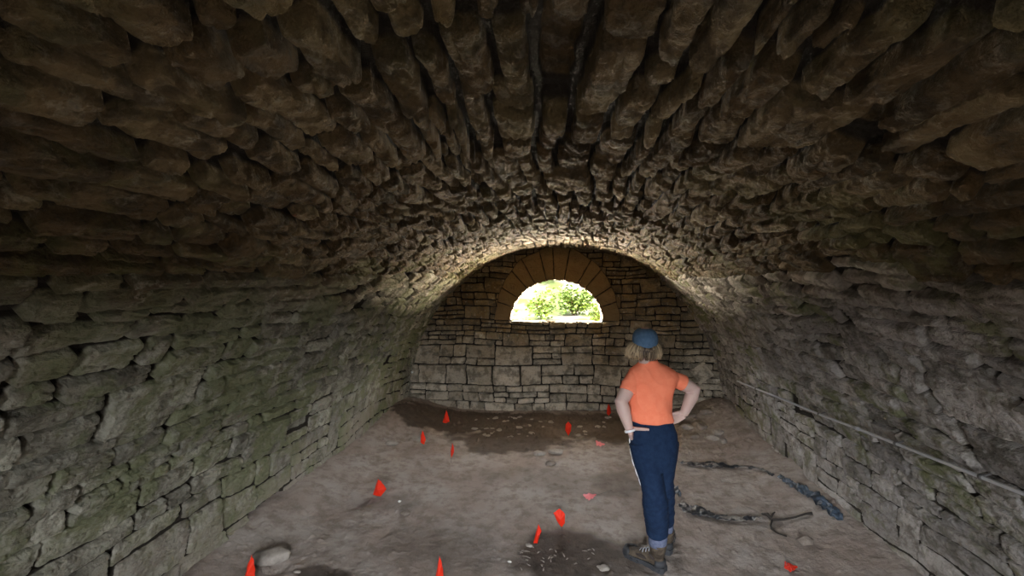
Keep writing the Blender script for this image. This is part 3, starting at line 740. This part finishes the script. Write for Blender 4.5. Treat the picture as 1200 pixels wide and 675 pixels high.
# hiking boots
def boot(heel, yaw, ank, label=None):
    """heel: floor point under the heel; yaw: direction of the toe"""
    Rz = Matrix.Rotation(yaw, 3, 'Z')
    def T(x, y, z): return heel + Rz @ (Vector((x, y, z)) * 1.12)         # local: y towards the toe
    g = []
    for (y, w_, h0, hgt) in ((-.035, .026, .028, .055), (-.015, .036, .026, .085), (.02, .040, .024, .110), (.06, .040, .024, .108), (.10, .043, .022, .086), (.145, .049, .020, .068), (.185, .050, .020, .060), (.22, .042, .022, .052), (.240, .022, .026, .040)):
        r_ = []
        for k_ in range(20):
            a = 2 * PI * k_ / 20; c_, s_2 = math.cos(a), math.sin(a)
            c_ = math.copysign(abs(c_) ** .75, c_)
            z_ = h0 + (hgt - h0) * (.5 + .5 * math.copysign(abs(s_2) ** .8, s_2)); r_.append(T(w_ * c_ * (1 - .35 * max(s_2, 0)), y, z_))
        g.append(r_)
    mb = MB(); mb.rings(g, True)
    mb.tube([T(0, .015, .05), T(0, .012, .10), ank + Vector((0, 0, -.075)), ank + Vector((0, 0, -.045))], [(.050, .042), (.050, .046), (.054, .053), (.062, .062)], 20, up=Rz @ Vector((0, 1, 0)))
    o = to_local(mb.fuse('boot', M_BOOT, None, .004, 3))
    if label: o['label'] = label
    # sole with heel block and lugs
    mb = MB(); out = []
    for (y, w_) in ((-.045, .024), (-.030, .036), (.0, .042), (.05, .040), (.09, .040), (.14, .050), (.19, .053), (.225, .044), (.248, .022)):
        b_ = 0.0 if not .055 < y < .095 else .008
        out.append([T(-w_, y, b_), T(w_, y, b_), T(w_ * 1.03, y, .034), T(-w_ * 1.03, y, .034)])
    mb.rings(out, True)
    for (y, w_) in ((-.02, .036), (.02, .042), (.125, .049), (.165, .054), (.205, .051)):
        for sx in (-1, 1):
            c_ = T(sx * w_, y, .014); mb.tube([c_ + Rz @ Vector((-.006 * sx, 0, 0)), c_ + Rz @ Vector((.006 * sx, 0, 0))], [.013, .011], 6)
    sub(mb.build('sole', M_SOLE, None, False), o)
    mb = MB()                                                     # rubber heel cap and toe cap
    hc = []
    for z_, s_2 in ((.03, 1.06), (.05, 1.05), (.068, .98)):
        hc.append([T(.043 * s_2 * math.cos(a), .005 + .047 * s_2 * math.sin(a), z_) for a in np.linspace(PI, 2 * PI, 14)] + [T(.036 * math.cos(a), .005 + .036 * math.sin(a), z_) for a in np.linspace(2 * PI, PI, 14)])
    mb.rings(hc, True); sub(mb.build('heel_cap', M_SOLE), o)
    mb = MB(); tc = []
    for z_, s_2 in ((.028, 1.05), (.048, 1.0), (.060, .86)):
        tc.append([T(.052 * s_2 * math.cos(a), .185 + .062 * s_2 * math.sin(a), z_) for a in np.linspace(0, PI, 14)] + [T(.04 * math.cos(a), .185 + .045 * math.sin(a), z_) for a in np.linspace(PI, 0, 14)])
    mb.rings(tc, True); sub(mb.build('toe_cap', M_SOLE), o)
    for sx in (-1, 1):                                            # dark mesh panels in the side
        for (y0, y1, z0, z1) in ((.065, .135, .045, .066), (.010, .045, .070, .105)):
            mb = MB(); pts = []
            for t_ in np.linspace(0, 1, 6):
                y = y0 + (y1 - y0) * t_; wd_ = .040 if y < .09 else .043
                pts.append(T(sx * (wd_ * .90 + .004), y, z0 + (z1 - z0) * (.5 + .25 * math.sin(t_ * PI)) if y0 > .05 else z0 + (z1 - z0) * t_))
            mb.tube(pts, [.004, .010, .012, .012, .010, .004], 10); sub(mb.build('side_panel', M_BOOTD), o)
    for i in range(5):                                            # laces over the instep
        y = .055 + i * .022; z_ = .116 - i * .013; mb = MB()
        mb.tube([T(-.026, y, z_ - .014), T(-.012, y + .004, z_), T(.012, y + .006, z_), T(.026, y + .002, z_ - .014)], [.003] * 4, 6); sub(mb.build('lace', M_LACE), o)
    return o
def floor_pt(v): return Vector((v.x, v.y, fz(v.x, v.y) - .002))
hL = floor_pt(F(772, 667)); tL = F(742, 653); dL = tL - hL
boot(hL, math.atan2(-dL.x, dL.y), anL)
hR = floor_pt(F(780.5, 646)); boot(hR, -0.25, anR)

# ------------------------------------------------------------------ pin flags
def flag_mat(name, c):
    m, nt, b = mat(name, c, 0.55, 0.3); N = NT(nt)
    N.l.new(N.mix(N.noise(N.obj(), 18, 3), c, tuple(x * .82 for x in c)), b.inputs['Base Color'])
    tr = N.node('ShaderNodeBsdfTranslucent'); tr.inputs['Color'].default_value = (*c, 1); mx = N.node('ShaderNodeMixShader'); mx.inputs[0].default_value = 0.3
    N.l.new(b.outputs[0], mx.inputs[1]); N.l.new(tr.outputs[0], mx.inputs[2]); N.l.new(mx.outputs[0], nt.nodes['Material Output'].inputs[0])
    return m
M_FLAG = flag_mat('red_orange_plastic', (0.90, 0.045, 0.015)); M_FLAGP = flag_mat('pink_plastic', (0.95, 0.27, 0.28))
M_WIRE, _, _ = mat('steel_wire', (0.10, 0.09, 0.085), 0.5, 0.5, 0.6)
def pin_flag(poly, base, label, lying=False, wire=None, m=M_FLAG, bulge=0.35):
    """poly: outline of the pennant in photo pixels, first point at the stake's top; base: pixel where the stake enters the soil"""
    b = F(*base); t = empty('pin_flag', b, label, 'flag', 'pin flags in the dirt floor')
    loc = []
    for (x, y) in poly:
        if lying: q = F(x, y) + Vector((0, 0, .012))
        else: q = W(x, y, b.y)
        loc.append(q - b)
    n = len(loc); c = sum(loc, Vector()) / n
    wdt = max((p - c).length for p in loc); nrm = Vector((0, -1, 0)) if not lying else Vector((0, 0, 1))
    # concentric rings from the outline to a raised fold, so the sheet bellies out
    mb = MB(); rings = []
    N_ = n * 4
    edge = [loc[i].lerp(loc[(i + 1) % n], k / 4) for i in range(n) for k in range(4)]
    for s_ in (1, .8, .55, .3, .1):
        rings.append([c + (e - c) * s_ + nrm * wdt * bulge * ((1 - s_) ** .8 if not lying else .35 * (1 - s_)) + nrm * wdt * .05 * math.sin(i * 1.9) * s_ for i, e in enumerate(edge)])
    bk = [[p - nrm * .0015 for p in r] for r in rings]
    mb.rings(list(reversed(bk)) + rings, True)
    mb.build('pennant', m, t, smooth=False)
    top = loc[0]
    w = MB(); pts = wire if wire else None
    if pts: pts = [(W(x, y, b.y) - b) if not lying else (F(x, y) + Vector((0, 0, h_)) - b) for (x, y, h_) in pts]
    else: pts = [Vector((0, 0, -.03)), Vector((top.x * .5, .002, top.z * .5)), Vector((top.x, .002, top.z + .004))]
    w.tube(pts, [.0016] * len(pts), 6); w.build('stake', M_WIRE, t)
    return t
pin_flag([(523, 480), (525, 486), (527, 494), (522, 496), (518.5, 495), (521, 487)], (523, 498), 'red pin flag on the dark damp soil nearest the left back corner')
pin_flag([(495, 504), (497, 509), (499, 515), (497, 521), (493, 519), (493, 511)], (496, 523), 'red spike-topped pin flag on pale soil in front of the left back corner')
pin_flag([(530, 519), (532, 525), (532, 530), (529, 537), (528, 530)], (528.5, 542), 'narrow red pin flag standing over its own small dark stain on pale soil')
pin_flag([(443, 561), (448, 566), (453, 573), (446, 582), (437, 580), (440, 570)], (443, 583), 'wide folded orange-red pin flag close to the left wall, tipped over', bulge=.5)
pin_flag([(295, 650), (298, 660), (299, 677), (293, 683), (286, 680), (290, 663)], (292, 688), 'orange-red pin flag beside the big half-buried rock by the left wall')
pin_flag([(515, 651), (518, 661), (520, 676), (515, 683), (510, 678), (513, 662)], (515, 688), 'orange-red pin flag cut by the bottom edge of the picture, standing mid-floor')
pin_flag([(631, 614), (634.5, 622), (629.5, 637), (625, 636.5), (628, 624)], (627, 640), 'slim leaning orange-red pin flag at the edge of the dark littered soil')
pin_flag([(656, 596), (662, 602), (662, 613), (658, 618), (653.5, 612), (648.5, 601)], (659, 622), 'broad orange-red pin flag left of the person, above the littered soil')
pin_flag([(666, 494), (669.5, 498), (669, 505), (666, 511), (662.5, 504), (663, 497)], (666, 512), 'leaf-shaped red pin flag in front of the back wall below the window')
pin_flag([(713, 473), (715.5, 478), (716, 484), (713.5, 487), (711, 485), (711.5, 478)], (713.5, 491), 'small dark red pin flag against the back wall beside the person')
pin_flag([(683, 581), (690, 579.5), (699, 581), (695, 585), (690, 587.5), (686, 585)], (697, 582), 'pink pin flag lying flat on the soil left of the person\'s knees', True, [(697, 582, .01), (708, 579, .012), (717, 575, .006)], M_FLAGP)
pin_flag([(698, 517.5), (703, 519), (709, 522.5), (704, 524), (699, 522)], (699, 520), 'pale pink pin flag lying flat near the back left of the person', True, [(700, 520, .01), (697, 515, .014), (694, 513, .004)], M_FLAGP)
pin_flag([(919.5, 659.5), (925, 662), (935, 666), (931, 670), (926, 672), (919, 667)], (920, 662), 'red pin flag fallen over beside the right wall with bent black wire', True, [(922, 665, .01), (920, 658, .05), (919, 655, .07), (918, 653, .10)])

# ------------------------------------------------------------------ rocks
def rock_mat(name, c1, c2):
    m, nt, b = mat(name, rough=.92, spec=.15); N = NT(nt); o = N.obj()
    n = N.noise(o, 14, 6, .65); N.l.new(N.mix(N.ramp(n, .35, .65), c1, c2), b.inputs['Base Color']); N.l.new(N.bump(N.noise(o, 40, 6, .7), .01, .8), b.inputs['Normal'])
    return m
M_ROCK = rock_mat('pale_rock', (0.23, 0.20, 0.175), (0.33, 0.295, 0.26)); M_ROCKD = rock_mat('brown_rock', (0.15, 0.12, 0.10), (0.24, 0.20, 0.17)); M_CHIP = rock_mat('white_chip', (0.60, 0.58, 0.55), (0.72, 0.70, 0.66))
def rock_mesh(sx, sy, sz, seed, n=30):
    mb = MB(); mb.ell((0, 0, 0), (1, 1, 1), n, n // 2); co = np.array(mb.v)
    co = co * (1 + 0.30 * noise3(co[:, 0] * 1.3 + seed * 7, co[:, 1] * 1.3, co[:, 2] * 1.3, seed)[:, None])
    rg = np.random.default_rng(seed)
    for k in range(9):                         # chop flat facets
        d = rg.normal(size=3); d /= np.linalg.norm(d); lim = rg.uniform(.62, .88); e = np.maximum(co @ d - lim, 0); co = co - d[None] * e[:, None] * .92
    co = co + co * (0.05 * fbm(co[:, 0] * 4, co[:, 1] * 4, co[:, 2] * 4 + seed, 2, seed))[:, None]
    co = co * np.array([sx, sy, sz]); mb.v = [tuple(p) for p in co]
    return mb.mesh('rock')
def rock(px, py, wpx, flat, label, m=M_ROCK, seed=1, group=None, deep=.7, sink=.35, rz=0.0):
    p = F(px, py); s = wpx / 2 * p.y / FPX; o = link('rock', rock_mesh(s, s * deep, s * flat, seed), m)
    o.location = (p.x, p.y, p.z + s * flat * (.75 - sink)); o.rotation_euler = (0, 0, rz)
    return tag(o, label, 'rock', group)
rock(318, 655, 46, .42, 'big pale half-buried rock beside the flag by the left wall', seed=3, rz=.5, deep=.62, sink=.3)
rock(631, 533, 16, .45, 'left one of two pale flat rocks on the damp soil below the window', seed=4)
rock(651, 531, 20, .35, 'right one of two pale flat rocks on the damp soil below the window', seed=5)
rock(458, 520, 17, .4, 'pale rock lying at the foot of the left wall near the back', seed=6)
rock(943, 637, 17, .7, 'grey knobbly rock on dirt near the right wall, behind the fallen flag', M_ROCKD, seed=7)
rock(620, 633 + 7, 9, .5, 'pale rock chip at the foot of the slim leaning flag', seed=8)
rock(707, 667, 15, .4, 'pale flat rock in the dirt left of the boots', seed=9)
rock(597, 659, 5, .6, 'white rock chip on dirt left of the littered soil', M_CHIP, 10)
rock(468, 588, 5, .6, 'white rock chip on dirt right of the folded flag', M_CHIP, 11)
rock(645, 545, 14, .5, 'dark broken rock in front of the pair of pale flat rocks', M_ROCKD, 12)
rock(348, 671, 10, .5, 'small pale rock at the edge of the dark patch by the left wall', seed=13)
rock(476, 602, 14, .35, 'flat brown rock sunk in the dirt in the middle left of the floor', M_ROCKD, 14)
G = 'small stones littering the damp soil by the back wall'; LB_ = 'one of the small loose stones littering the damp soil by the back wall'
RR = random.Random(8); meshes = [rock_mesh(1, .75, .5, 20 + i, 16) for i in range(5)]
for i in range(46):
    px, py = RR.uniform(555, 735), RR.uniform(489, 512)
    if 655 < px < 678 and py > 492 or 720 < px: continue
    p = F(px, py); o = link('loose_stone', meshes[i % 5]); 
    if not o.data.materials: o.data.materials.append(M_ROCK)
    s = RR.uniform(.018, .055); o.scale = (s, s, s * RR.uniform(.5, .9)); o.location = (p.x, p.y, p.z + s * .15); o.rotation_euler = (0, 0, RR.uniform(0, 6.28)); tag(o, LB_, 'stone', G)
G3 = 'half-buried stones on the dirt slope in the right back corner'
for i, (px, py, w_) in enumerate(((806, 500, 15), (822, 494, 18), (835, 503, 16), (815, 512, 13), (842, 490, 15), (828, 482, 17), (848, 515, 12), (810, 487, 12))):
    rock(px, py, w_, .5, 'one of the grey half-buried stones on the dirt slope in the right back corner', M_ROCKD if i % 2 else M_ROCK, 40 + i, G3, .75, .4, i * 1.3)
G2 = 'wood chips and grit on the littered soil'; LB2 = 'one of the pale splinters littering the dark soil before the slim flag'
M_CHIPW = rock_mat('splinter', (0.17, 0.145, 0.12), (0.28, 0.25, 0.215))
for i in range(34):
    px, py = RR.gauss(650, 26), RR.gauss(652, 8)
    if not (605 < px < 720 and 640 < py < 673): continue
    p = F(px, py); a = RR.uniform(0, PI); l = RR.uniform(.015, .06); mb = MB(); d = Vector((math.cos(a), math.sin(a), RR.uniform(-.1, .1))) * l / 2; k_ = Vector((RR.gauss(0, .003), RR.gauss(0, .003), .004))
    mb.tube([-d, k_, d], [(.002, .004), (.003, .006), (.0015, .003)], 6); o = mb.build('splinter', M_CHIPW); o.location = p + Vector((0, 0, .004)); tag(o, LB2, 'splinter', G2)

# ------------------------------------------------------------------ torn plastic sheeting and a root
M_PLAST, nt, b = mat('black_plastic', (0.018, 0.019, 0.022), 0.38, 0.5); N = NT(nt); N.l.new(N.bump(N.noise(N.obj(), 30, 4), .02, .8), b.inputs['Normal'])
N.l.new(N.mix(N.ramp(N.noise(N.obj(), 9, 4), .55, .62), (0.016, 0.017, 0.02), (0.20, 0.18, 0.16)), b.inputs['Base Color'])
M_PLASTB, nt, b = mat('blue_grey_plastic', (0.05, 0.075, 0.11), 0.4, 0.5); N = NT(nt); N.l.new(N.bump(N.noise(N.obj(), 30, 4), .02, .8), b.inputs['Normal'])
N.l.new(N.mix(N.ramp(N.noise(N.obj(), 11, 4), .42, .60), (0.016, 0.019, 0.025), (0.055, 0.080, 0.115)), b.inputs['Base Color'])
def strip(pts, name, label, m, seed, lift=.010, amp=.035):
    """a crumpled ribbon lying on the soil: pixel centre line with half widths in metres"""
    C = [F(x, y) for (x, y, w) in pts]; wd_ = [w for (_, _, w) in pts]; n = 12; V = []; rows_ = []
    fine_ = []
    for i in range(len(C) - 1):
        for k in range(n): fine_.append((C[i].lerp(C[i + 1], k / n), wd_[i] + (wd_[i + 1] - wd_[i]) * k / n))
    fine_.append((C[-1], wd_[-1]))
    pts_ = []; M_ = 13
    for i, (c, w) in enumerate(fine_):
        a = fine_[max(i - 3, 0)][0]; b_ = fine_[min(i + 3, len(fine_) - 1)][0]; t = (b_ - a).normalized(); sd = Vector((-t.y, t.x, 0)).normalized()
        for j in range(M_):
            u = j / (M_ - 1) * 2 - 1; ew = w * (1 + .35 * float(noise3(np.array([i * .21]), np.array([u * 1.2]), np.array([seed * 3.1]), seed)[0]))
            p = c + sd * u * ew; pts_.append((p.x, p.y))
    A_ = np.array(pts_); base = floor_z(A_[:, 0], A_[:, 1]) + floor_detail(A_[:, 0], A_[:, 1])
    cr = np.abs(noise3(A_[:, 0] * 14, A_[:, 1] * 14, 0 * A_[:, 0] + seed, seed + 5)) * amp + np.abs(noise3(A_[:, 0] * 34, A_[:, 1] * 34, 0 * A_[:, 0] + seed, seed + 6)) * amp * .4
    z = base + lift + cr; V = np.stack([A_[:, 0], A_[:, 1], z], 1); R_ = len(fine_); gi = (np.arange(R_ - 1)[:, None] * M_ + np.arange(M_ - 1)[None, :]).ravel()
    Q = np.stack([gi, gi + 1, gi + M_ + 1, gi + M_], 1); cen = V.mean(0); cen[2] = base.mean()
    o = link(name, np_mesh(name, V - cen, Q), m); o.location = cen; s = o.modifiers.new('thick', 'SOLIDIFY'); s.thickness = .004; s.offset = 0
    return o
tag(strip([(797, 544, .015), (815, 545, .045), (833, 546, .06), (850, 548, .04), (872, 549, .02), (893, 552, .02), (906, 559, .015)], 'plastic_sheet', '', M_PLAST, 1), 'black torn plastic strip lying on dirt right of the thighs, farther back', 'plastic sheet')
tag(strip([(797, 592, .03), (808, 599, .075), (822, 603, .07), (838, 608, .045), (857, 610, .04), (875, 611, .025), (893, 609, .02)], 'plastic_sheet', '', M_PLAST, 2), 'black crumpled plastic strip lying on dirt just right of the trouser legs', 'plastic sheet')
tag(strip([(912, 560, .012), (926, 568, .03), (942, 577, .04), (958, 587, .045), (971, 598, .05), (980, 606, .045), (984, 611, .02)], 'plastic_sheet', '', M_PLASTB, 3, amp=.06), 'blue-grey crumpled plastic along the foot of the right wall', 'plastic sheet')
tag(strip([(789, 571, .012), (792, 575, .022), (795, 580, .025), (797, 584, .012)], 'plastic_sheet', '', M_PLASTB, 4, amp=.05), 'small grey plastic scrap touching the trouser leg, nearest the person', 'plastic sheet')
M_ROOT, _, _ = mat('dark_root', (0.03, 0.024, 0.02), .8)
t = empty('root', F(905, 612), 'thin black root forking on dirt before the blue-grey plastic', 'root')
def rootpts(L): return [F(x, y) + Vector((0, 0, h_)) - t.location for (x, y, h_) in L]
mb = MB(); mb.tube(rootpts([(893, 604, .012), (899, 607, .03), (905, 612, .02), (918, 611, .018), (932, 608, .014), (944, 605, .02), (952, 602, .012)]), [.010, .016, .012, .008, .007, .009, .012], 8); mb.build('stem', M_ROOT, t)
mb = MB(); mb.tube(rootpts([(905, 612, .02), (903, 618, .012), (904, 622, .008), (912, 626, .006), (922, 629, .002)]), [.009, .008, .007, .006, .005], 8); mb.build('branch', M_ROOT, t)
mb = MB(); mb.tube(rootpts([(903, 610, .022), (906, 606, .03), (908, 604, .028)]), [.009, .008, .004], 8); mb.build('twig', M_ROOT, t)

# ------------------------------------------------------------------ conduit on the right wall
M_PIPE, _, _ = mat('galvanised_pipe', (0.44, 0.44, 0.46), 0.38, 0.6, 0.25); M_CLIP, _, _ = mat('pipe_clip', (0.16, 0.15, 0.15), .6, .4, .5)
def wall_pt(px, py, r=2.245):       # where the line of sight meets the inner side of the right wall
    d = ray(px, py); lo_, hi_ = .2, 9.0; o_ = Vector((0, 0, CAM_H))
    for _ in range(50):
        mid = (lo_ + hi_) / 2; p = o_ + d * mid
        if math.hypot(p.x - float(CX(p.y)), max(p.z - ZV, 0)) < r: lo_ = mid
        else: hi_ = mid
    return o_ + d * lo_
pp = [wall_pt(x, y) for (x, y) in ((864, 446.5), (886, 455.5), (920, 469), (960, 485.5), (1004, 502), (1050, 520), (1100, 539.5), (1150, 559), (1203, 580), (1262, 603))]
t = empty('pipe', pp[4], 'long thin grey metal pipe running along the right wall', 'pipe')
mb = MB(); mb.tube([p - t.location for p in pp], [.0092] * len(pp), 14); mb.build('tube', M_PIPE, t)
for i in (1, 3, 5, 7):
    p = pp[i]; d = (pp[i + 1] - pp[i - 1]).normalized(); out_ = Vector((p.x, 0, p.z - ZV)).normalized(); mb = MB(); rg = []
    mb.tube([p - d * .010 - t.location, p + d * .010 - t.location], [.0120, .0120], 14); mb.tube([p - t.location, p + out_ * .045 - t.location], [.006, .006], 8); mb.build('clip', M_CLIP, t)
mb = MB(); d = (pp[5] - pp[3]).normalized(); p = pp[4] - t.location; mb.tube([p - d * .03, p + d * .03], [.0122, .0122], 14); mb.build('coupling', M_PIPE, t)

# small white survey dot on the end wall, left of the window
p = W(483, 436, YB - .05); mb = MB(); mb.ell((0, 0, 0), (.017, .017, .017), 16, 10); mb.tube([(0, 0, 0), (0, .10, 0)], [.005, .005], 8)
o = mb.build('survey_target', mat('white_ball', (.9, .9, .9), .4)[0]); o.location = p; tag(o, 'tiny white ball target on the back wall near the left corner', 'survey target')
